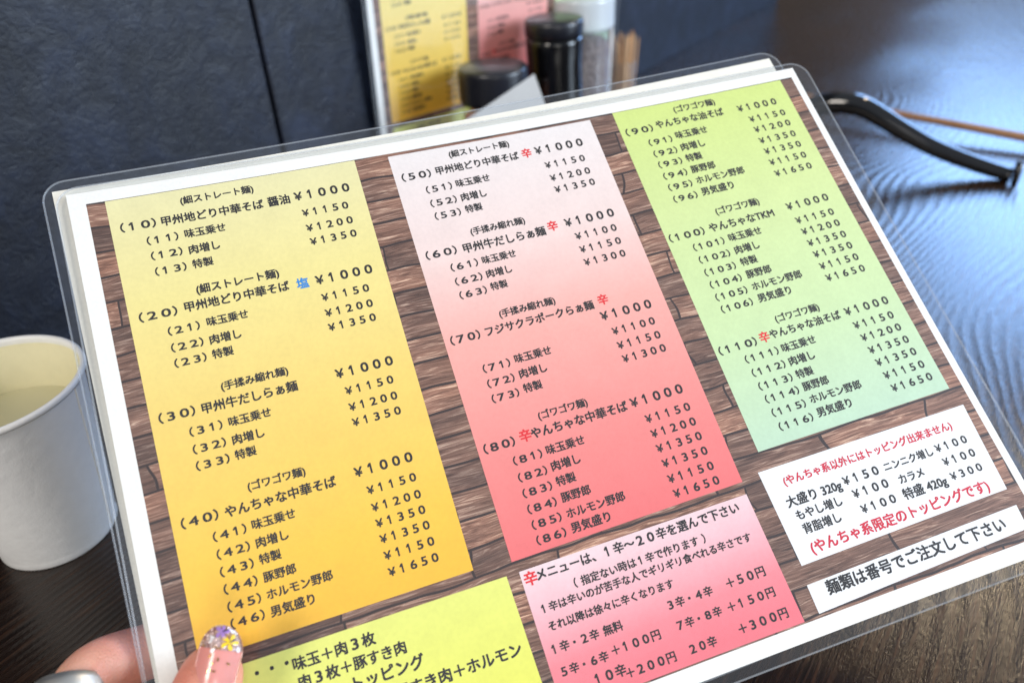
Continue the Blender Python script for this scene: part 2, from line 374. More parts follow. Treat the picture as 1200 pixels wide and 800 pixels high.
ROWS = """
Y1|head|(細ストレート麺)|43.4|66.5|21.4|k
Y1|num0|（１０）|24.2|34.7|27.6|k
Y1|name0|甲州地どり中華そば|36.5|68.5|27.8|k
Y1|price0|￥１０００|78.9|97.5|27.5|k
Y1|num1|（１１）|31.0|40.4|33.5|k
Y1|name1|味玉乗せ|42.5|55.1|33.4|k
Y1|price1|￥１１５０|80.1|95.5|33.8|k
Y1|num1|（１２）|31.3|40.6|38.9|k
Y1|name1|肉増し|42.7|52.1|39.2|k
Y1|price1|￥１２００|80.1|95.6|39.5|k
Y1|num1|（１３）|31.5|40.8|44.4|k
Y1|name1|特製|42.8|49.0|44.3|k
Y1|price1|￥１３５０|80.2|95.6|44.6|k
Y1|extra|醤油|70.1|77.2|27.7|k
Y2|head|(細ストレート麺)|42.2|67.8|53.1|k
Y2|num0|（２０）|24.2|35.3|58.6|k
Y2|name0|甲州地どり中華そば|37.7|70.0|58.3|k
Y2|price0|￥１０００|78.6|97.3|58.8|k
Y2|num1|（２１）|31.5|40.8|64.8|k
Y2|name1|味玉乗せ|43.1|55.6|64.5|k
Y2|price1|￥１１５０|79.1|94.6|64.9|k
Y2|num1|（２２）|31.4|40.8|70.3|k
Y2|name1|肉増し|42.8|52.2|70.5|k
Y2|price1|￥１２００|78.9|94.4|70.4|k
Y2|num1|（２３）|31.4|40.7|75.4|k
Y2|name1|特製|42.6|48.8|75.3|k
Y2|price1|￥１３５０|78.7|94.1|75.4|k
Y2|extra|塩|72.5|76.2|58.7|b
Y3|head|(手揉み縮れ麺)|43.0|63.2|85.9|k
Y3|num0|（３０）|23.9|34.2|91.3|k
Y3|name0|甲州牛だしらぁ麺|36.3|64.9|91.6|k
Y3|price0|￥１０００|77.1|95.5|91.4|k
Y3|num1|（３１）|31.5|40.9|97.5|k
Y3|name1|味玉乗せ|42.9|55.4|97.5|k
Y3|price1|￥１１５０|78.7|94.0|97.3|k
Y3|num1|（３２）|31.4|40.8|103.0|k
Y3|name1|肉増し|42.8|52.1|103.2|k
Y3|price1|￥１２００|78.5|93.8|102.7|k
Y3|num1|（３３）|31.3|40.8|108.1|k
Y3|name1|特製|42.6|48.7|107.9|k
Y3|price1|￥１３５０|78.3|93.6|107.7|k
Y4|head|(ゴワゴワ麺)|44.1|61.0|118.0|k
Y4|num0|（４０）|24.1|34.4|123.5|k
Y4|name0|やんちゃな中華そば|36.4|69.0|123.8|k
Y4|price0|￥１０００|75.0|93.1|123.2|k
Y4|num1|（４１）|31.8|41.1|129.6|k
Y4|name1|味玉乗せ|42.9|55.4|129.4|k
Y4|price1|￥１１５０|77.3|92.5|129.3|k
Y4|num1|（４２）|31.8|41.0|134.8|k
Y4|name1|肉増し|42.9|52.1|134.8|k
Y4|price1|￥１２００|77.3|92.5|134.7|k
Y4|num1|（４３）|31.7|41.0|139.8|k
Y4|name1|特製|42.8|48.9|139.6|k
Y4|price1|￥１３５０|77.3|92.5|139.6|k
Y4|num1|（４４）|31.7|41.0|144.8|k
Y4|name1|豚野郎|42.8|52.0|144.8|k
Y4|price1|￥１３５０|77.3|92.5|144.4|k
Y4|num1|（４５）|31.7|40.9|149.8|k
Y4|name1|ホルモン野郎|42.7|61.5|149.8|k
Y4|price1|￥１１５０|77.2|92.5|149.4|k
Y4|num1|（４６）|31.6|40.9|154.5|k
Y4|name1|男気盛り|42.7|55.1|154.7|k
Y4|price1|￥１６５０|77.2|92.4|154.3|k
P1|head|(細ストレート麺)|135.1|157.9|21.7|k
P1|num0|（５０）|116.2|126.6|27.7|k
P1|name0|甲州地どり中華そば|128.7|159.9|27.5|k
P1|price0|￥１０００|166.6|185.5|27.3|k
P1|num1|（５１）|123.2|132.5|34.0|k
P1|name1|味玉乗せ|134.2|146.7|33.8|k
P1|price1|￥１１５０|168.4|184.0|33.7|k
P1|num1|（５２）|123.2|132.6|39.5|k
P1|name1|肉増し|134.4|143.7|39.5|k
P1|price1|￥１２００|168.5|184.1|39.2|k
P1|num1|（５３）|123.3|132.6|44.6|k
P1|name1|特製|134.5|140.6|44.3|k
P1|price1|￥１３５０|168.6|184.2|44.1|k
P1|extra|辛|161.4|165.0|27.5|r
P2|head|(手揉み縮れ麺)|133.7|153.7|53.0|k
P2|num0|（６０）|116.1|126.9|58.5|k
P2|name0|甲州牛だしらぁ麺|129.4|159.7|59.0|k
P2|price0|￥１０００|167.6|186.6|58.1|k
P2|num1|（６１）|123.1|132.7|64.6|k
P2|name1|味玉乗せ|134.4|146.6|64.5|k
P2|price1|￥１１００|169.6|185.4|63.8|k
P2|num1|（６２）|123.1|132.6|70.0|k
P2|name1|肉増し|134.3|143.4|69.8|k
P2|price1|￥１１５０|169.4|185.1|69.1|k
P2|num1|（６３）|123.1|132.6|75.1|k
P2|name1|特製|134.3|140.2|74.6|k
P2|price1|￥１３００|169.2|184.9|74.2|k
P2|extra|辛|161.0|164.7|58.1|r
P3|head|(手揉み縮れ麺)|134.1|154.2|84.8|k
P3|num0|（７０）|115.5|125.6|90.0|k
P3|name0|フジサクラポークらぁ麺|127.7|166.8|90.0|k
P3|price0|￥１０００|167.8|186.7|95.2|k
P3|num1|（７１）|123.0|132.3|101.9|k
P3|name1|味玉乗せ|134.2|147.0|101.5|k
P3|price1|￥１１００|169.8|185.6|101.2|k
P3|num1|（７２）|122.9|132.1|107.2|k
P3|name1|肉増し|134.1|143.6|106.9|k
P3|price1|￥１１５０|169.7|185.6|106.5|k
P3|num1|（７３）|122.8|132.0|112.4|k
P3|name1|特製|133.9|140.2|111.9|k
P3|price1|￥１３００|169.7|185.6|111.5|k
P3|extra|辛|168.9|172.5|89.4|r
P4|head|(ゴワゴワ麺)|135.6|152.7|121.8|k
P4|num0|（８０）|115.3|125.6|127.5|k
P4|name0|やんちゃな中華そば|131.5|165.2|127.1|k
P4|price0|￥１０００|166.7|185.6|126.9|k
P4|num1|（８１）|123.2|132.8|133.6|k
P4|name1|味玉乗せ|134.5|147.5|133.4|k
P4|price1|￥１１５０|169.6|185.7|133.2|k
P4|num1|（８２）|123.1|132.6|139.1|k
P4|name1|肉増し|134.4|144.1|138.8|k
P4|price1|￥１２００|169.6|185.6|138.4|k
P4|num1|（８３）|122.9|132.5|144.2|k
P4|name1|特製|134.3|140.7|143.8|k
P4|price1|￥１３５０|169.5|185.6|143.5|k
P4|num1|（８４）|122.8|132.3|149.3|k
P4|name1|豚野郎|134.2|143.9|149.0|k
P4|price1|￥１３５０|169.5|185.5|148.6|k
P4|num1|（８５）|122.6|132.2|154.2|k
P4|name1|ホルモン野郎|134.2|153.8|154.2|k
P4|price1|￥１１５０|169.4|185.5|153.8|k
P4|num1|（８６）|122.5|132.1|159.0|k
P4|name1|男気盛り|134.1|147.1|158.8|k
P4|price1|￥１６５０|169.4|185.4|158.7|k
P4|extra|辛|127.6|131.4|127.2|r
G1|head|(ゴワゴワ麺)|226.3|244.2|21.1|k
G1|num0|（９０）|203.6|214.8|27.1|k
G1|name0|やんちゃな油そば|216.6|245.8|26.4|k
G1|price0|￥１０００|252.2|269.5|26.8|k
G1|num1|（９１）|210.8|220.5|33.2|k
G1|name1|味玉乗せ|222.5|235.9|32.5|k
G1|price1|￥１１５０|254.9|270.8|32.4|k
G1|num1|（９２）|210.8|220.5|38.3|k
G1|name1|肉増し|222.5|232.5|38.0|k
G1|price1|￥１２００|254.8|270.7|37.4|k
G1|num1|（９３）|210.8|220.5|43.2|k
G1|name1|特製|222.5|229.1|43.0|k
G1|price1|￥１３５０|254.6|270.5|42.6|k
G1|num1|（９４）|210.8|220.5|48.3|k
G1|name1|豚野郎|222.5|232.5|48.1|k
G1|price1|￥１３５０|254.5|270.4|47.6|k
G1|num1|（９５）|210.8|220.5|53.3|k
G1|name1|ホルモン野郎|222.6|242.8|53.0|k
G1|price1|￥１１５０|254.3|270.2|52.7|k
G1|num1|（９６）|210.8|220.5|58.4|k
G1|name1|男気盛り|222.6|236.0|58.1|k
G1|price1|￥１６５０|254.2|270.1|57.8|k
G2|head|(ゴワゴワ麺)|224.5|242.6|67.0|k
G2|num0|（１００）|202.9|217.0|73.3|k
G2|name0|やんちゃなTKM|219.3|246.1|73.2|k
G2|price0|￥１０００|252.2|270.0|72.5|k
G2|num1|（１０１）|210.3|222.7|78.8|k
G2|name1|味玉乗せ|224.9|238.2|78.6|k
G2|price1|￥１１５０|253.1|269.2|78.7|k
G2|num1|（１０２）|210.4|222.7|84.0|k
G2|name1|肉増し|225.0|234.9|83.9|k
G2|price1|￥１２００|253.2|269.2|83.6|k
G2|num1|（１０３）|210.4|222.7|89.2|k
G2|name1|特製|225.1|231.6|88.9|k
G2|price1|￥１３５０|253.3|269.3|88.6|k
G2|num1|（１０４）|210.4|222.8|94.2|k
G2|name1|豚野郎|225.1|235.0|94.0|k
G2|price1|￥１３５０|253.3|269.4|93.5|k
G2|num1|（１０５）|210.4|222.8|99.2|k
G2|name1|ホルモン野郎|225.2|245.2|99.0|k
G2|price1|￥１１５０|253.4|269.4|98.5|k
G2|num1|（１０６）|210.5|222.8|104.0|k
G2|name1|男気盛り|225.3|238.5|103.8|k
G2|price1|￥１６５０|253.5|269.5|103.4|k
G3|head|(ゴワゴワ麺)|228.0|245.5|112.6|k
G3|num0|（１１０）|203.3|217.8|118.3|k
G3|name0|やんちゃな油そば|223.5|251.8|117.7|k
G3|price0|￥１０００|254.0|271.7|117.6|k
G3|num1|（１１１）|211.1|223.9|123.5|k
G3|name1|味玉乗せ|225.5|238.7|123.5|k
G3|price1|￥１１５０|254.7|270.8|123.2|k
G3|num1|（１１２）|211.4|224.1|128.7|k
G3|name1|肉増し|225.9|235.7|128.7|k
G3|price1|￥１２００|255.1|271.1|128.2|k
G3|num1|（１１３）|211.6|224.4|133.8|k
G3|name1|特製|226.2|232.6|133.7|k
G3|price1|￥１３５０|255.5|271.5|133.2|k
G3|num1|（１１４）|211.9|224.6|138.6|k
G3|name1|豚野郎|226.5|236.3|138.4|k
G3|price1|￥１３５０|255.8|271.8|138.1|k
G3|num1|（１１５）|212.1|224.8|143.6|k
G3|name1|ホルモン野郎|226.9|246.7|143.2|k
G3|price1|￥１１５０|256.2|272.2|143.2|k
G3|num1|（１１６）|212.4|225.1|148.7|k
G3|name1|男気盛り|227.2|240.4|148.2|k
G3|price1|￥１６５０|256.6|272.6|148.1|k
G3|extra|辛|219.4|223.1|118.1|r
W|w|(やんちゃ系以外にはトッピング出来ません)|205.9|270.0|165.7|R
W|w|大盛り 320g|203.9|223.9|172.6|k
W|w|￥１５０|225.1|238.2|171.9|k
W|w|ニンニク増し|240.6|259.2|171.7|k
W|w|￥１００|260.6|272.6|171.5|k
W|w|もやし増し|205.2|221.7|177.1|k
W|w|￥１００|226.3|239.3|176.7|k
W|w|カラメ|243.5|252.7|177.0|k
W|w|￥１００|260.8|272.9|176.4|k
W|w|背脂増し|205.5|219.0|181.7|k
W|w|￥１００|226.7|239.3|181.9|k
W|w|特盛 420g|242.5|258.8|182.1|k
W|w|￥３００|260.8|272.6|181.4|k
W|w|(やんちゃ系限定のトッピングです)|205.3|271.4|188.0|R
S|s|麺類は番号でご注文して下さい|204.7|269.9|200.8|k
K|k|辛|115.3|119.2|169.3|r
K|k|メニューは、１辛～２０辛を選んで下さい|119.2|188.0|168.8|k
K|k|（ 指定ない時は１辛で作ります ）|129.5|173.7|174.2|k
K|k|１辛は辛いのが苦手な人でギリギリ食べれる辛さです|117.6|188.0|178.2|k
K|k|それ以降は徐々に辛くなります|118.0|158.8|183.5|k
K|k|１辛・２辛 無料|116.9|139.4|189.9|k
K|k|３辛・４辛|154.9|169.7|189.3|k
K|k|＋５０円|174.8|187.9|189.2|k
K|k|５辛・６辛|117.6|132.3|196.5|k
K|k|＋１００円|133.8|149.4|195.9|k
K|k|７辛・８辛|155.4|170.1|195.6|k
K|k|＋１５０円|172.4|188.3|195.7|k
K|k|１０辛|126.4|136.0|201.8|k
K|k|＋２００円|135.8|151.6|203.1|k
K|k|２０辛|156.5|165.2|203.0|k
K|k|＋３００円|173.1|189.6|202.6|k
L|l|・・・|35.2|44.3|169.6|k
L|l|味玉＋肉３枚|45.4|68.8|170.6|k
L|l|肉３枚＋豚すき肉|45.9|76.5|175.7|k
L|l|トッピング|60.2|80.5|181.1|k
L|l|豚すき肉＋ホルモン|70.4|108.2|187.0|k
""".strip().split('\n')
EXT = {}
FWD = {chr(0xFF10+i): str(i) for i in range(10)}
def is_wide(t): return all(ord(c) > 0x2E7F or c in '・ ' for c in t)
def glyphs():
    """every printed line as flat vertices in sheet units; full-width lines are set one character to an em square"""
    rows = [r.split('|') for r in ROWS]
    jobs = {}
    for row in rows:
        if is_wide(row[2]):
            for ch in row[2]:
                if ch != ' ': jobs[('c', FWD.get(ch, ch))] = None
        else: jobs[('s', row[2])] = None
    for key in jobs:
        c = bpy.data.curves.new('text_line', 'FONT'); c.body = key[1]; c.size = 1.0; c.resolution_u = 3; c.align_x = 'LEFT'
        o = bpy.data.objects.new('text_line', c); C.objects.link(o); jobs[key] = o
    bpy.context.view_layer.update()
    dg = bpy.context.evaluated_depsgraph_get(); G = {}
    for key, o in jobs.items():
        me = bpy.data.meshes.new_from_object(o.evaluated_get(dg))
        G[key] = ([(x.co.x, x.co.y) for x in me.vertices], [tuple(p.vertices) for p in me.polygons])
        cd = o.data; bpy.data.objects.remove(o); bpy.data.curves.remove(cd); bpy.data.meshes.remove(me)
    out = []
    for pn, kind, txt, u0, u1, v, col in rows:
        u0, u1, v = float(u0), float(u1), float(v)
        if is_wide(txt):
            co, fs, x = [], [], 0.0; adv = 0.88 if kind[:3] == 'num' else 1.0; wf = 1.2
            for ch in txt:
                if ch == ' ': x += 0.4; continue
                gv, gf = G[('c', FWD.get(ch, ch))]; b_ = len(co)
                if ch == '１':
                    co += [(x+p-0.02, q) for p, q in ((0.455, 0), (0.55, 0), (0.55, 0.77), (0.455, 0.77), (0.29, 0.57), (0.33, 0.50), (0.456, 0.63), (0.456, 0.77))]
                    fs += [(b_, b_+1, b_+2, b_+3), (b_+4, b_+5, b_+6, b_+7)]; x += adv; continue
                if ch in FWD:
                    a0 = min(p[0] for p in gv); a1 = max(p[0] for p in gv); hh = max(p[1] for p in gv)
                    s_ = 0.75/hh; kx = s_*wf; dx = x+0.5-(a0+a1)/2*kx
                    if ch == '１': dx -= 0.03
                    co += [(dx+p[0]*kx, p[1]*s_) for p in gv]
                else: co += [(x+p[0], p[1]) for p in gv]
                fs += [tuple(i+b_ for i in f) for f in gf]; x += adv if ch in FWD else 1.0
        else: co, fs = G[('s', txt)]
        x0 = min(p[0] for p in co); x1 = max(p[0] for p in co)
        sx = (u1-u0)/(x1-x0); sy = sx
        if kind == 'num0': sy = 3.42
        if kind == 'num1': sy = 3.08
        vb = v - 0.06*sy
        bd = 0.027*sy; vv, ff = [], []           # heavier strokes: the outline laid down four times, a hair apart
        for q_, (ox, oy) in enumerate(((-bd, -bd), (bd, -bd), (-bd, bd), (bd, bd))):
            b_ = len(vv); vv += [(u0+(p[0]-x0)*sx+ox, vb-p[1]*sy+oy, -0.19-0.006*q_) for p in co]; ff += [tuple(i+b_ for i in f) for f in fs]
        out.append((pn, txt, col, vv, ff))
    return out
GL = glyphs()
PANELS = {'Y': ([(21.3, 16.0), (101.9, 16.0), (101.4, 159.9), (21.6, 159.9)], M_yel, 'yellow gradient price panel'),
          'P': ([(113.6, 17.0), (191.8, 17.0), (192.7, 160.3), (113.2, 161.2)], M_pink, 'pink gradient price panel'),
          'G': ([(201.5, 16.0), (275.9, 16.1), (276.4, 152.6), (201.9, 152.9)], M_green, 'green gradient price panel'),
          'W': ([(198.9, 159.1), (278.0, 159.2), (276.9, 189.3), (200.0, 190.2)], M_white, 'white toppings note with red lettering'),
          'S': ([(199.0, 196.0), (277.0, 194.8), (276.6, 202.6), (199.0, 204.8)], M_white, 'white strip with one line of large lettering'),
          'K': ([(114.4, 164.6), (192.3, 164.3), (193.6, 205.5), (114.6, 205.5)], M_pink2, 'pink spice level note'),
          'L': ([(22.0, 164.2), (110.4, 164.6), (111.4, 204.6), (22.0, 204.6)], M_lime, 'lime yellow extras note')}
def film_edge(F, u0, v0, u1, v1, r, root, n=7):
    pts = []
    for cx, cy, a0 in ((u1-r, v0+r, -90), (u1-r, v1-r, 0), (u0+r, v1-r, 90), (u0+r, v0+r, 180)):
        pts += [(cx+r*math.cos(math.radians(a0+90*i/8)), cy+r*math.sin(math.radians(a0+90*i/8))) for i in range(9)]
    full = []
    for (a, b), (c, d) in zip(pts, pts[1:]+pts[:1]):
        m = max(1, int(math.hypot(c-a, d-b)/10))
        full += [(a+(c-a)*i/m, b+(d-b)*i/m) for i in range(m)]
    m = len(full); vs_, fs = [], []
    for i, (u, v) in enumerate(full):
        (pu, pv), (qu, qv) = full[i-1], full[(i+1) % m]
        du, dv = qu-pu, qv-pv; L = math.hypot(du, dv); nu_, nv_ = dv/L, -du/L
        for k in range(n):
            t = 2*PI*k/n; vs_.append(F(u+nu_*0.32*math.cos(t), v+nv_*0.32*math.cos(t), 0.33*math.sin(t)))
    for i in range(m):
        j = (i+1) % m
        for k in range(n): fs.append((i*n+k, i*n+(k+1) % n, j*n+(k+1) % n, j*n+k))
    mesh_obj('sealed_edge', vs_, fs, M_edge, root, True, root)
def build_menu(F, root, film=(7.3, 9.4, 289.6, 214.4)):
    sheet_solid('laminate_film', F, *film, -0.26, 0.26, M_film, root, root, r=7.0)
    film_edge(F, *film, 7.0, root)
    sheet_solid('paper', F, 10.6, 11.6, 284.0, 210.9, -0.08, 0.08, M_paper, root, root)
    flat_print('wood_block_print', F, [(15.8, 15.8), (281.3, 15.8), (281.3, 206.0), (15.8, 206.0)], -0.11, M_wood, root, root, nrm=False, nu=30, nv=24)
    pans = {}
    for key, (quad, mat, lab) in PANELS.items():
        pans[key] = flat_print('printed_panel', F, quad, -0.15, mat, root, root, label=lab)
    for pn, txt, col, uv, fs in GL:
        o = mesh_obj('text_line', [F(u, v, w_) for u, v, w_ in uv], fs, M_ink[col], pans[pn[0]], False, root)
        if col in 'rR': o['label'] = 'red lettering'
        if col == 'b': o['label'] = 'blue lettering'
menu = empty('laminated_menu', SH(148, 212), 'large laminated price menu with wood print and coloured panels held in the hand', 'menu', 'laminated noodle menus')
build_menu(SH, menu)
# second laminated sheet held behind the first
def SH2(u, v, w=0.0): return SH(u, v, w+1.6)
m2 = empty('laminated_sheet', SH2(145, 208), 'second laminated sheet of cream paper peeping out behind the held menu', 'menu')
def rot2(u, v, w=0.0):
    a = math.radians(-1.05); x, y = u-5, v-6
    return SH2(5+x*math.cos(a)-y*math.sin(a), 6+x*math.sin(a)+y*math.cos(a), w)
sheet_solid('laminate_film', rot2, 3.4, 5.6, 281.0, 214.2, -0.26, 0.26, M_film, m2, m2, r=7.0)
film_edge(rot2, 3.4, 5.6, 281.0, 214.2, 7.0, m2)
sheet_solid('paper', rot2, 6.4, 8.8, 277.6, 211.5, -0.08, 0.08, M_paper_back, m2, m2)
# the same menu standing against the wall
m3 = empty('laminated_menu', BK(148, 214), 'blurred copy of the menu standing upright against the dark wall behind the jars', 'menu', 'laminated noodle menus')
build_menu(BK, m3)
# menu stand that carries the upright menu
bm = bmesh.new()
for (u0, u1, w0, w1, z0, z1) in ((60, 235, -6, -3.0, 12, 22), (60, 235, 3.0, 6, 12, 40), (60, 235, -6, 6, 0, 12)):
    vv = []
    for z in (z0, z1):
        for u, w in ((u0, w0), (u1, w0), (u1, w1), (u0, w1)):
            p = BK(u, 0, 0); q = PB + (EB*(u-21) + NB2*(w+2.0))*S*KB; vv.append(bm.verts.new((q.x, q.y, z*0.001+0.0004)))
    for f in ((3, 2, 1, 0), (4, 5, 6, 7), (0, 1, 5, 4), (1, 2, 6, 5), (2, 3, 7, 6), (3, 0, 4, 7)): bm.faces.new([vv[i] for i in f])
tag(bm_obj('menu_stand', bm, simple('black_plastic_stand', lin((24, 24, 26)), 0.5)), 'low black slotted stand holding the upright menu by the wall', 'stand')

# ------------------------------------------------------------------ paper cup
def mat_cup(name, col):
    k = N(name); tc = k.n('ShaderNodeTexCoord')
    b = k.n('ShaderNodeTexNoise', i_Scale=190.0, i_Detail=5.0, i_Roughness=0.6); k.l(tc.outputs['Object'], b.inputs['Vector'])
    k.l(k.ramp(b.outputs[0], [(0.3, tuple(x*0.95 for x in col[:3])+(1,)), (0.7, col)]), k.b.inputs['Base Color'])
    k.bump(b.outputs[0], 0.34, 0.0009)
    k.set(Roughness=0.42, Subsurface_Weight=0.0); return k.m
M_cup = mat_cup('white_paperboard', lin((238, 238, 236))); M_cupin = mat_cup('cream_inner_board', lin((232, 225, 188)))
CUP = Vector((-0.2168, 0.2611, 0.0))
cup = empty('paper_cup', CUP, 'white paper cup two thirds full of water left of the held menu', 'cup')
H, RB, RT = 0.0841, 0.0251, 0.0368
def rz(z): return RB+(RT-RB)*z/H
bm_obj('cup_wall', lathe([(RB-0.0025, 0.0004), (RB-0.0003, 0.0), (RB+0.0002, 0.0006), (RB+0.0001, 0.0035), (rz(0.0042)-0.0002, 0.0044), (rz(0.03), 0.03), (rz(0.06), 0.06), (rz(H-0.003), H-0.003)], 128), M_cup, cup, True)
bm_obj('rim', lathe([(rz(H-0.0035), H-0.0035), (RT+0.0006, H-0.0031), (RT+0.0013, H-0.0019), (RT+0.0011, H-0.0006), (RT+0.0002, H), (RT-0.0008, H-0.0004), (RT-0.0012, H-0.0015), (RT-0.0008, H-0.0040)], 128), M_cup, cup, True)
bm_obj('cup_lining', lathe([(RT-0.0008, H-0.0030), (rz(0.06)-0.0006, 0.06), (rz(0.007)-0.0006, 0.007), (rz(0.006)-0.001, 0.006), (0, 0.006)], 128), M_cupin, cup, True)
# glued side seam: a thin overlap strip
th0 = math.radians(4.0); vs_, fs = [], []
for i in range(13):
    z = 0.002+(H-0.006)*i/12
    for j, t in enumerate((0, 0.003, 0.05, 0.10, 0.103)):
        rr = rz(z)+(0.00045 if 0 < j < 4 else -0.0003); a = th0-t
        vs_.append(CUP+Vector((rr*math.cos(a), rr*math.sin(a), z)))
for i in range(12):
    for j in range(4): fs.append((i*5+j, i*5+j+1, i*5+j+6, i*5+j+5))
mesh_obj('side_seam', vs_, fs, M_cup, cup, False, cup)
k = N('still_water'); k.set(Base_Color=lin((226, 220, 182)), Roughness=0.04, Transmission_Weight=0.2, IOR=1.33); 
wt = bm_obj('water', lathe([(0, 0.0075), (rz(0.0075)-0.0010, 0.0075), (rz(0.059)-0.0009, 0.059), (0, 0.0588)], 96), k.m); wt.location = CUP
tag(wt, 'pale still water filling the paper cup by two thirds', 'water')

# ------------------------------------------------------------------ condiment jars
M_lid = simple('matt_black_lid', lin((26, 27, 35)), 0.33, Specular_IOR_Level=0.6)
M_black = simple('gloss_black_glaze', lin((10, 10, 12)), 0.12)
k = N('chilli_paste'); tc = k.n('ShaderNodeTexCoord'); b = k.n('ShaderNodeTexNoise', i_Scale=260.0, i_Detail=4.0); k.l(tc.outputs['Object'], b.inputs['Vector'])
k.l(k.ramp(b.outputs[0], [(0.35, lin((110, 40, 20))), (0.65, lin((205, 110, 50)))]), k.b.inputs['Base Color']); k.set(Roughness=0.3); M_chili = k.m
k = N('garlic_flakes'); tc = k.n('ShaderNodeTexCoord'); b = k.n('ShaderNodeTexVoronoi', i_Scale=260.0); k.l(tc.outputs['Object'], b.inputs['Vector'])
k.l(k.ramp(b.outputs['Distance'], [(0.1, lin((150, 128, 118))), (0.7, lin((96, 74, 68)))]), k.b.inputs['Base Color']); k.bump(b.outputs['Distance'], 0.8, 0.003); k.set(Roughness=0.7); M_flake = k.m
J = Vector((-0.0027, 0.6191, 0)); jar = empty('condiment_jar', J, 'squat clear condiment jar with a wide black lid in front of the upright menu', 'jar')
zt = 0.111
bm_obj('lid', lathe([(0, zt), (0.0255, zt), (0.0268, zt-0.0010), (0.0273, zt-0.0026)] + [(0.0273+(0.0004 if i % 2 else 0), zt-0.004-0.002*i) for i in range(11)] + [(0.0268, zt-0.0265), (0.0250, zt-0.0265), (0.0250, zt-0.004), (0, zt-0.004)], 96), M_lid, jar, True)
bm_obj('glass_body', lathe([(0.0235, zt-0.008), (0.0235, zt-0.028), (0.0262, zt-0.034), (0.0265, 0.006), (0.0250, 0.001), (0, 0.001)], 96), M_clear, jar, True)
cp = bm_obj('chilli_paste', lathe([(0, zt-0.036), (0.0245, zt-0.037), (0.0250, 0.006), (0.0235, 0.003), (0, 0.003)], 64), M_chili, None, True); cp.location = J
cp['kind'] = 'stuff'
cp['label'] = 'orange chilli paste inside the squat black lidded jar'
J = Vector((0.0494, 0.6699, 0)); jar = empty('spice_shaker', J, 'tall glossy black shaker pot beside the squat black lidded jar', 'shaker')
zt = 0.1335
bm_obj('lid', lathe([(0, zt), (0.0225, zt), (0.0240, zt-0.0012), (0.0244, zt-0.003), (0.0242, zt-0.0125), (0.0232, zt-0.0130), (0, zt-0.013)], 96), M_lid, jar, True)
bm_obj('pot_body', lathe([(0, zt-0.0134), (0.0232, zt-0.0134), (0.0238, zt-0.018), (0.0232, zt-0.034), (0.0236, zt-0.060), (0.0246, 0.045), (0.0244, 0.010), (0.0225, 0.001), (0, 0.001)], 96), M_black, jar, True)
J = Vector((0.080, 0.7397, 0)); jar = empty('clear_jar', J, 'clear screw top jar of pale flakes between the tall black pot and the toothpicks', 'jar')
zt = 0.137
bm_obj('jar_lid', lathe([(0, zt), (0.0275, zt), (0.0290, zt-0.0015)] + [(0.0290+(0.0006 if i % 2 else 0), zt-0.003-0.0022*i) for i in range(10)] + [(0.0285, zt-0.0265), (0.0270, zt-0.0265), (0.0270, zt-0.003), (0, zt-0.003)], 96), mat_film('clear_lid_white_glare', rough=0.12, haze=0.52), jar, True)  # white haze in the lid stands in for reflections on clear plastic
bm_obj('jar_body', lathe([(0.0245, zt-0.005), (0.0245, zt-0.030), (0.0262, zt-0.037), (0.0265, 0.008), (0.0245, 0.001), (0, 0.001), (0, 0.005), (0.0230, 0.005), (0.0245, 0.010), (0.0245, zt-0.038), (0.0232, zt-0.032), (0.0232, zt-0.005)], 96), M_clear, jar, True)
fl = bm_obj('dried_flakes', lathe([(0, 0.102), (0.020, 0.101), (0.0232, 0.098), (0.0232, 0.010), (0.021, 0.006), (0, 0.006)], 48), M_flake, None, True); fl.location = J
fl['kind'] = 'stuff'; fl['label'] = 'brown dried flakes inside the clear screw top jar'
J = Vector((0.1275, 0.8077, 0)); th = empty('toothpick_holder', J, 'small clear tumbler packed with wooden toothpicks right of the jars', 'holder')
bm_obj('tumbler', lathe([(0, 0.001), (0.0130, 0.001), (0.0142, 0.004), (0.0150, 0.060), (0.0155, 0.0615), (0.0150, 0.063), (0.0142, 0.0615), (0.0134, 0.006), (0, 0.005)], 64), M_clear, th, True)
bm_obj('base_ring', lathe([(0.0144, 0.0015), (0.0152, 0.003), (0.0150, 0.006), (0.0143, 0.0065)], 64), M_clear, th, True)
k = N('birch_toothpick'); tc = k.n('ShaderNodeTexCoord'); b = k.n('ShaderNodeObjectInfo')
k.l(k.ramp(b.outputs['Random'], [(0.0, lin((170, 118, 76))), (0.5, lin((222, 174, 124))), (1.0, lin((242, 206, 162)))]), k.b.inputs['Base Color']); k.set(Roughness=0.6); M_pick = k.m
pv, pf = tube([(0, 0, 0), (0, 0, 0.004), (0, 0, 0.074), (0, 0, 0.078)], [0.0003, 0.0008, 0.0008, 0.0002], n=7, side=(1, 0, 0))
pick0 = None; cnt = 0
for i in range(38):
    r = 0.0124*math.sqrt((i+0.5)/38); a = i*2.39996
    if pick0 is None: o = mesh_obj('toothpick', pv, pf, M_pick); pick0 = o
    else: o = pick0.copy(); C.objects.link(o)
    o.location = J + Vector((r*math.cos(a), r*math.sin(a), 0.0055+random.uniform(0, 0.0075)))
    o.rotation_euler = (random.uniform(-0.05, 0.05)-0.05*math.sin(a), random.uniform(-0.05, 0.05)+0.05*math.cos(a), 0)
    tag(o, 'pale pointed wooden toothpick standing in the small clear tumbler', 'toothpick', 'toothpicks in the tumbler')
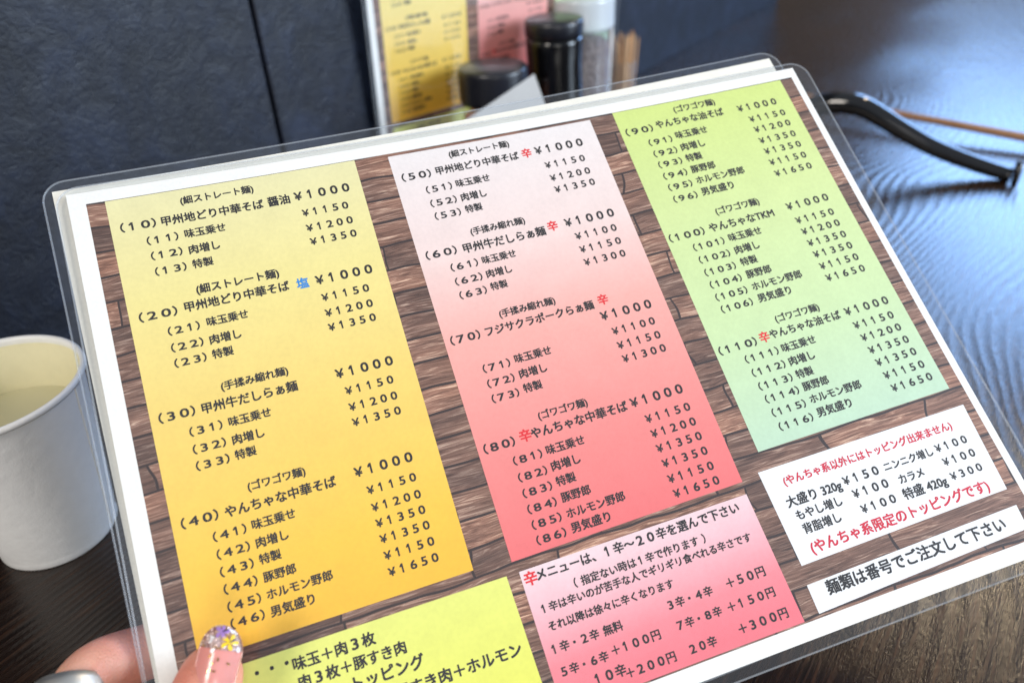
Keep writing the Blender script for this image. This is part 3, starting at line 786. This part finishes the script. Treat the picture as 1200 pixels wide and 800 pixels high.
# folded white paper leaning in front of the squat jar
q = [Vector(p) for p in ((0.0273, 0.5731, 0.1139), (-0.0363, 0.5523, 0.0824), (-0.0156, 0.5131, 0.0229), (0.048, 0.5339, 0.0544))]
dn = q[2]-q[0]; q = [q[0], q[1], q[1]+(q[2]-q[1])*1.0, q[3]]
nn = (q[1]-q[0]).cross(q[3]-q[0]).normalized(); vs_, fs = [], []
lo = min(p.z for p in q)
for s_ in range(3):
    off = nn*0.0012*s_
    base = len(vs_)
    for jn in range(5):
        for im in range(5):
            a = q[0]+(q[1]-q[0])*im/4; b = q[3]+(q[2]-q[3])*im/4; p = a+(b-a)*jn/4
            vs_.append(p+off+nn*0.0008*math.sin(im*1.3+s_)*jn/4+Vector((0, 0, -0.0205*jn/4*(im/4)))*0)
    for jn in range(4):
        for im in range(4): fs.append((base+jn*5+im, base+jn*5+im+1, base+jn*5+im+6, base+jn*5+im+5))
# rims joining the outer layers
for s_ in range(2):
    b0, b1 = s_*25, (s_+1)*25
    ring = [0, 1, 2, 3, 4]
    for x, y in zip(ring, ring[1:]): fs.append((b0+x, b1+x, b1+y, b0+y))
nap = mesh_obj('paper_napkin', vs_, fs, mat_paper('napkin_paper', lin((205, 207, 208)), 0.8))
tag(nap, 'folded white paper napkin with its corner raised before the squat jar', 'napkin')
nb = bmesh.new(); c = (q[2]+q[3])/2

# ------------------------------------------------------------------ black soup spoon and chopstick
M_spoon = simple('black_lacquer', lin((16, 17, 20)), 0.10, Coat_Weight=0.5, Coat_Roughness=0.04)
Tp = Vector((0.4203, 0.5953, 0)); Bw = Vector((0.2423, 0.6953, 0)); sd = (Bw-Tp).normalized(); sl = Vector((-sd.y, sd.x, 0))
spoon = empty('soup_spoon', (Tp+Bw)/2, 'glossy black soup spoon with arched hooked handle on the table by the menu corner', 'spoon')
hp = smooth_path([(0.4200, 0.5954, 0.0052), (0.4084, 0.6020, 0.0078), (0.3941, 0.6100, 0.0118), (0.3792, 0.6184, 0.0165), (0.3639, 0.6270, 0.0225), (0.3512, 0.6342, 0.0290), (0.3382, 0.6414, 0.0362), (0.3271, 0.6477, 0.0428), (0.3154, 0.6543, 0.0490), (0.3060, 0.6595, 0.0516), (0.2969, 0.6646, 0.0518), (0.2891, 0.6690, 0.0505), (0.2807, 0.6737, 0.0470), (0.2720, 0.6787, 0.0400), (0.2640, 0.6832, 0.0300), (0.2570, 0.6872, 0.0190), (0.2500, 0.6910, 0.0110)], 4)
n_ = len(hp); rad = []
for i in range(n_):
    t = i/(n_-1); w = 0.0062+0.0030*min(1, t*1.5)
    rad.append((0.0058+0.0036*min(1, t*1.6), w*1.12))
sv, sf = tube(hp, rad, n=20, side=(0, 0, 1))
mesh_obj('handle', sv, sf, M_spoon, spoon, True, spoon)
# hook: a small upright tab across the handle end, resting on the table
bm = bmesh.new(); prof = [(-0.0072, 0.0), (0.0072, 0.0), (0.0084, 0.005), (0.0080, 0.0145), (0.0048, 0.0178), (-0.0048, 0.0178), (-0.0080, 0.0145), (-0.0084, 0.005)]
fr = [bm.verts.new(Tp-sd*0.001+sl*a+Vector((0, 0, z))) for a, z in prof]; bk = [bm.verts.new(Tp-sd*0.0058+sl*a*0.94+Vector((0, 0, z*0.97))) for a, z in prof]
bm.faces.new(fr); bm.faces.new(bk[::-1])
for i in range(8): bm.faces.new((fr[i], bk[i], bk[(i+1) % 8], fr[(i+1) % 8]))
bmesh.ops.bevel(bm, geom=bm.edges[:], offset=0.0009, segments=3, affect='EDGES')
for v in bm.verts: v.co -= spoon.location
bm_obj('hook', bm, M_spoon, spoon, True)
# bowl
bv, bf = [], []; ctr = Bw+sd*0.022+Vector((0, 0, 0.0)); nr_, ns_ = 10, 32
for lay, sc in ((0, 1.0), (1, 0.93)):
    for i in range(nr_+1):
        t = i/nr_
        for jn in range(ns_):
            a = 2*PI*jn/ns_
            bv.append(ctr + sd*math.cos(a)*0.030*t*sc + sl*math.sin(a)*0.021*t*sc + Vector((0, 0, 0.0015+0.0015*lay+0.018*t**2.4)))
k_ = (nr_+1)*ns_
for lay in (0, 1):
    for i in range(nr_):
        for jn in range(ns_):
            a = lay*k_+i*ns_+jn; b = lay*k_+i*ns_+(jn+1) % ns_; bf.append((a, b, b+ns_, a+ns_))
for jn in range(ns_):
    a = nr_*ns_+jn; b = nr_*ns_+(jn+1) % ns_; bf.append((a, b, b+k_, a+k_))
mesh_obj('bowl', bv, bf, M_spoon, spoon, True, spoon)
k = N('bamboo'); tc = k.n('ShaderNodeTexCoord'); mp = k.n('ShaderNodeMapping'); mp.inputs['Scale'].default_value = (60, 900, 900); k.l(tc.outputs['Object'], mp.inputs[0])
b = k.n('ShaderNodeTexNoise', i_Scale=1.0, i_Detail=4.0); k.l(mp.outputs[0], b.inputs['Vector'])
k.l(k.ramp(b.outputs[0], [(0.3, lin((122, 84, 54))), (0.7, lin((176, 130, 90)))]), k.b.inputs['Base Color']); k.set(Roughness=0.4)
c0, c1 = Vector((0.3020, 0.8150, 0.0184)), Vector((0.5640, 0.5860, 0.0050))
cv, cf = tube([c0, c0+(c1-c0)*0.02, c0+(c1-c0)*0.5, c0+(c1-c0)*0.98, c1], [0.0020, 0.0028, 0.0036, 0.0046, 0.0040], n=12)
tag(mesh_obj('chopstick', cv, cf, k.m, None, True), 'slim brown wooden chopstick lying on the table behind the black spoon', 'chopstick')
# small rest that lifts the thin end
rb = bmesh.new()
bmesh.ops.create_cube(rb, size=1.0, matrix=Matrix.Translation((0.309, 0.8090, 0.0078))@Matrix.Rotation(math.radians(48), 4, 'Z')@Matrix.Diagonal((0.012, 0.026, 0.0148, 1)))
bmesh.ops.bevel(rb, geom=rb.edges[:], offset=0.003, segments=3, affect='EDGES')
tag(bm_obj('chopstick_rest', rb, M_spoon, None, True), 'small black rest under the thin end of the chopstick', 'rest')

# ------------------------------------------------------------------ the hand
def mat_skin():
    k = N('skin'); tc = k.n('ShaderNodeTexCoord')
    a = k.n('ShaderNodeTexNoise', i_Scale=45.0, i_Detail=3.0); k.l(tc.outputs['Object'], a.inputs['Vector'])
    f = k.n('ShaderNodeTexVoronoi', i_Scale=900.0); f.feature = 'DISTANCE_TO_EDGE'; k.l(tc.outputs['Object'], f.inputs['Vector'])
    w = k.n('ShaderNodeTexNoise', i_Scale=320.0, i_Detail=4.0, i_Distortion=1.5); k.l(tc.outputs['Object'], w.inputs['Vector'])
    k.l(k.ramp(a.outputs[0], [(0.3, lin((214, 130, 112))), (0.55, lin((228, 158, 136))), (0.75, lin((238, 184, 160)))]), k.b.inputs['Base Color'])
    k.bump(k.math('ADD', k.math('MINIMUM', f.outputs[0], 0.3), w.outputs[0]), 0.34, 0.0009)
    k.set(Roughness=0.46, Subsurface_Weight=0.22, Subsurface_Scale=0.004, Subsurface_Radius=(1.0, 0.35, 0.2)); return k.m
M_skin = mat_skin()
HB = SHF(-20, 215, 20)
hand = empty('hand', HB, 'left hand pinching the lower left corner of the menu between thumb and finger', 'hand')
# joints in sheet units (u, v, w) with radii in mm
PALM = (-18, 238, 26)
chains = {
 'wrist': [((-34, 290, 52), 27), ((-42, 330, 66), 27)],
 'thumb': [((-8, 216, 4), 14.5), ((9, 199, -10.5), 10.8), ((16.5, 182, -11.0), 10.4), ((22.0, 171.5, -10.2), 10.8), ((26.8, 163.6, -9.8), 9.8), ((30.4, 158.6, -9.6), 6.6)],
 'index': [((-22, 203, 12), 12.0), ((-14, 181, 3.5), 9.6), ((-11.0, 166, -2.0), 9.2), ((-10.2, 157.5, -2.0), 9.4), ((-6.0, 152.2, 3.0), 9.4), ((3.0, 152.6, 12.2), 9.2), ((13, 152.0, 13.2), 8.6), ((28, 154, 12.4), 8.0), ((37, 157, 11.6), 6.0)],
 'middle': [((-26, 212, 24), 10.5), ((-20, 190, 24), 8.6), ((-10, 178, 25), 8.4), ((8, 174, 20.5), 8.0), ((26, 175, 14.0), 7.6), ((42, 177, 12.2), 7.2), ((50, 178, 11.6), 5.6)],
 'ring': [((-26, 224, 32), 10.3), ((-17, 206, 34), 8.2), ((-4, 196, 32), 8.0), ((14, 191, 25), 7.6), ((31, 191, 15), 7.2), ((44, 192, 12.0), 6.8), ((51, 193, 11.4), 5.2)],
 'pinky': [((-22, 240, 38), 9.6), ((-9, 222, 40), 7.4), ((4, 212, 36), 7.0), ((19, 207, 27), 6.6), ((32, 206, 16), 6.2), ((42, 206, 12.2), 5.8), ((47, 206, 11.6), 4.6)]}
hv, he, hr = [SHF(*PALM)-HB], [], [22]
for nm, ch in chains.items():
    prev = 0
    for (p, r) in ch:
        hv.append(SHF(*p)-HB); hr.append(r); he.append((prev, len(hv)-1)); prev = len(hv)-1
me = bpy.data.meshes.new('skin_surface'); me.from_pydata([tuple(v) for v in hv], he, []); me.update()
ho = bpy.data.objects.new('skin_surface', me); C.objects.link(ho)
md = ho.modifiers.new('skin', 'SKIN'); md.use_smooth_shade = True; md.branch_smoothing = 0.6
sk = me.skin_vertices[0].data
for i, r in enumerate(hr): sk[i].radius = (r*0.001, r*0.001); sk[i].use_root = (i == 0)
sb = ho.modifiers.new('sub', 'SUBSURF'); sb.levels = 3; sb.render_levels = 3
bpy.context.view_layer.update(); dg = bpy.context.evaluated_depsgraph_get()
hm = bpy.data.meshes.new_from_object(ho.evaluated_get(dg)); bpy.data.objects.remove(ho)
hm.materials.clear(); hm.materials.append(M_skin); hm.name = 'skin_surface'
hm.polygons.foreach_set('use_smooth', [True]*len(hm.polygons))
ho = bpy.data.objects.new('skin_surface', hm); C.objects.link(ho); ho.parent = hand
# thumb nail: pressed-flower gel nail, a curved almond shell
T0 = Vector((26.6, 168.6, 0)); T1 = Vector((33.7, 153.7, 0))      # nail root and tip, sheet plane
ax = (T1-T0).normalized(); sd2 = Vector((-ax.y, ax.x, 0))
L_ = (T1-T0).length
def nail_w(t):       # half width along the nail
    if t < 0.15: return 5.6*math.sqrt(max(0.0, 1-((0.15-t)/0.15)**2))*0.97+0.05
    if t < 0.55: return 5.5+0.25*(t-0.15)
    s = (t-0.55)/0.45; return 5.6*math.sqrt(max(0.0, 1-s**2.1))+0.05
def nail_pt(t, s, lift=0.0):
    """t along the nail 0..1, s across -1..1; lifted outward"""
    w = nail_w(t); c = T0+ax*L_*t+sd2*w*s
    top_ = -19.6+0.9*t*0 + (-0.2)*t
    arch = 3.4*(w*s/5.6)**2 + 2.4*max(0, t-0.6)**2*4*0.4 + 1.2*max(0, 0.25-t)*4*0.5
    return SHF(c.x, c.y, top_+arch-lift)
def nail_shell(t0, t1, lift, thick, nt=26, nsx=14):
    v_, f_ = [], []
    for ly in (lift, lift-thick):
        for i in range(nt+1):
            for j in range(nsx+1): v_.append(nail_pt(t0+(t1-t0)*i/nt, -1+2*j/nsx, ly))
    k1 = nsx+1; o_ = (nt+1)*k1
    for i in range(nt):
        for j in range(nsx):
            a = i*k1+j; f_.append((a, a+1, a+k1+1, a+k1)); f_.append((o_+a, o_+a+k1, o_+a+k1+1, o_+a+1))
    ring = list(range(k1))+[i*k1+nsx for i in range(1, nt+1)]+[nt*k1+j for j in range(nsx-1, -1, -1)]+[i*k1 for i in range(nt-1, 0, -1)]
    for a, b in zip(ring, ring[1:]+ring[:1]): f_.append((a, b, o_+b, o_+a))
    return v_, f_
k = N('nail_bed_pink'); k.set(Base_Color=lin((222, 148, 140)), Roughness=0.22, Coat_Weight=0.35, Coat_Roughness=0.05, Subsurface_Weight=0.15, Subsurface_Scale=0.003)
v_, f_ = nail_shell(0, 1, 0.0, 0.7); nail = mesh_obj('thumb_nail', v_, f_, k.m, hand, True, hand)
k = N('glitter_gel'); tc = k.n('ShaderNodeTexCoord'); a = k.n('ShaderNodeTexVoronoi', i_Scale=780.0); k.l(tc.outputs['Object'], a.inputs['Vector'])
k.l(k.ramp(a.outputs['Color'], [(0.2, lin((150, 110, 108))), (0.5, lin((205, 180, 176))), (0.8, lin((170, 130, 98)))]), k.b.inputs['Base Color'])
k.bump(a.outputs['Distance'], 0.7, 0.001); k.set(Roughness=0.16, Coat_Weight=0.4, Metallic=0.1)
v_, f_ = nail_shell(0.64, 1.0, 0.18, 0.15); mesh_obj('gel_tip', v_, f_, k.m, nail, True, hand)
def petal(t, s, ang, ln_, wd, mat, lift=0.45, nm='petal'):
    v_, f_ = [], []
    ca, sa = math.cos(ang), math.sin(ang); pts = []
    for i in range(10):
        b = 2*PI*i/10; x = ln_*0.5*(1+math.cos(b)); y = wd*0.5*math.sin(b)*(0.6+0.4*math.cos(b-0.6))
        X, Y_ = x*ca-y*sa, x*sa+y*ca
        pts.append((t+X/L_, s+Y_/5.6))
    for ly in (lift, lift-0.22):
        for (a, b) in pts: v_.append(nail_pt(min(a, 0.985), max(-0.97, min(0.97, b*nail_w(0.5)/max(nail_w(min(a, 0.98)), 2.5))), ly))
    f_.append(tuple(range(10))); f_.append(tuple(range(19, 9, -1)))
    for i in range(10): f_.append((i, (i+1) % 10, 10+(i+1) % 10, 10+i))
    return mesh_obj(nm, v_, f_, mat, nail, False, hand)
My = simple('yellow_petal', lin((240, 200, 40)), 0.25, Coat_Weight=1.0); Mp = simple('violet_petal', lin((160, 122, 190)), 0.25, Coat_Weight=1.0)
Mw = simple('white_petal', lin((238, 234, 238)), 0.2, Coat_Weight=1.0); Mg = simple('gold_leaf', lin((225, 180, 110)), 0.2, Metallic=1.0)
for a in (0.3, 1.5, 2.7, 4.0, 5.2): petal(0.76, 0.42, a, 2.1, 1.5, My)
for a in (0.0, 1.3, 2.5, 3.8, 5.1): petal(0.90, 0.0, a, 1.9, 1.5, Mp)
for t, s, a in ((0.6, -0.5, 0.4), (0.72, -0.55, 1.8), (0.62, 0.8, 2.9), (0.78, 0.55, 0.8), (0.55, -0.1, 4.0), (0.9, 0.3, 2.0)): petal(min(0.95,t+0.1), s, a, 1.6, 1.2, Mw)
for t, s, a in ((0.5, -0.35, 0.3), (0.42, -0.2, 1.1), (0.47, 0.5, 2.1), (0.30, -0.25, 0.6), (0.34, -0.05, 1.9), (0.53, 0.1, 3.0)): petal(t, s, a, 1.0, 0.6, Mg, 0.3, 'gold_flake')
Md = simple('dark_stamen', lin((40, 28, 52)), 0.3)
for t, s in ((0.76, 0.42), (0.90, 0.0), (0.79, 0.5), (0.92, 0.10)): petal(t, s, 1.0, 0.9, 0.6, Md, 0.55, 'flower_centre')
# silver ring round the finger below its knuckle
rc = SHF(-10.8, 157.6, -2.0)-HB; rax = (SHF(-10.0, 157, 1.5)-SHF(-11, 166, -2.0)).normalized()
a_ = rax.orthogonal().normalized(); b_ = rax.cross(a_); rv, rf = [], []
prof = [(8.9, -3.6), (9.7, -3.3), (10.1, -1.6), (10.2, 0), (10.1, 1.6), (9.7, 3.3), (8.9, 3.6), (8.7, 0)]
for i in range(64):
    t = 2*PI*i/64
    for (r, x) in prof: rv.append(HB+rc+(a_*math.cos(t)+b_*math.sin(t))*r*0.001+rax*x*0.001)
for i in range(64):
    for j in range(8): rf.append((i*8+j, i*8+(j+1) % 8, ((i+1) % 64)*8+(j+1) % 8, ((i+1) % 64)*8+j))
rg = mesh_obj('finger_ring', rv, rf, simple('brushed_silver', lin((226, 224, 218)), 0.42, Metallic=1.0), None, True)
tag(rg, 'wide plain silver ring on the finger left of the menu edge', 'ring')
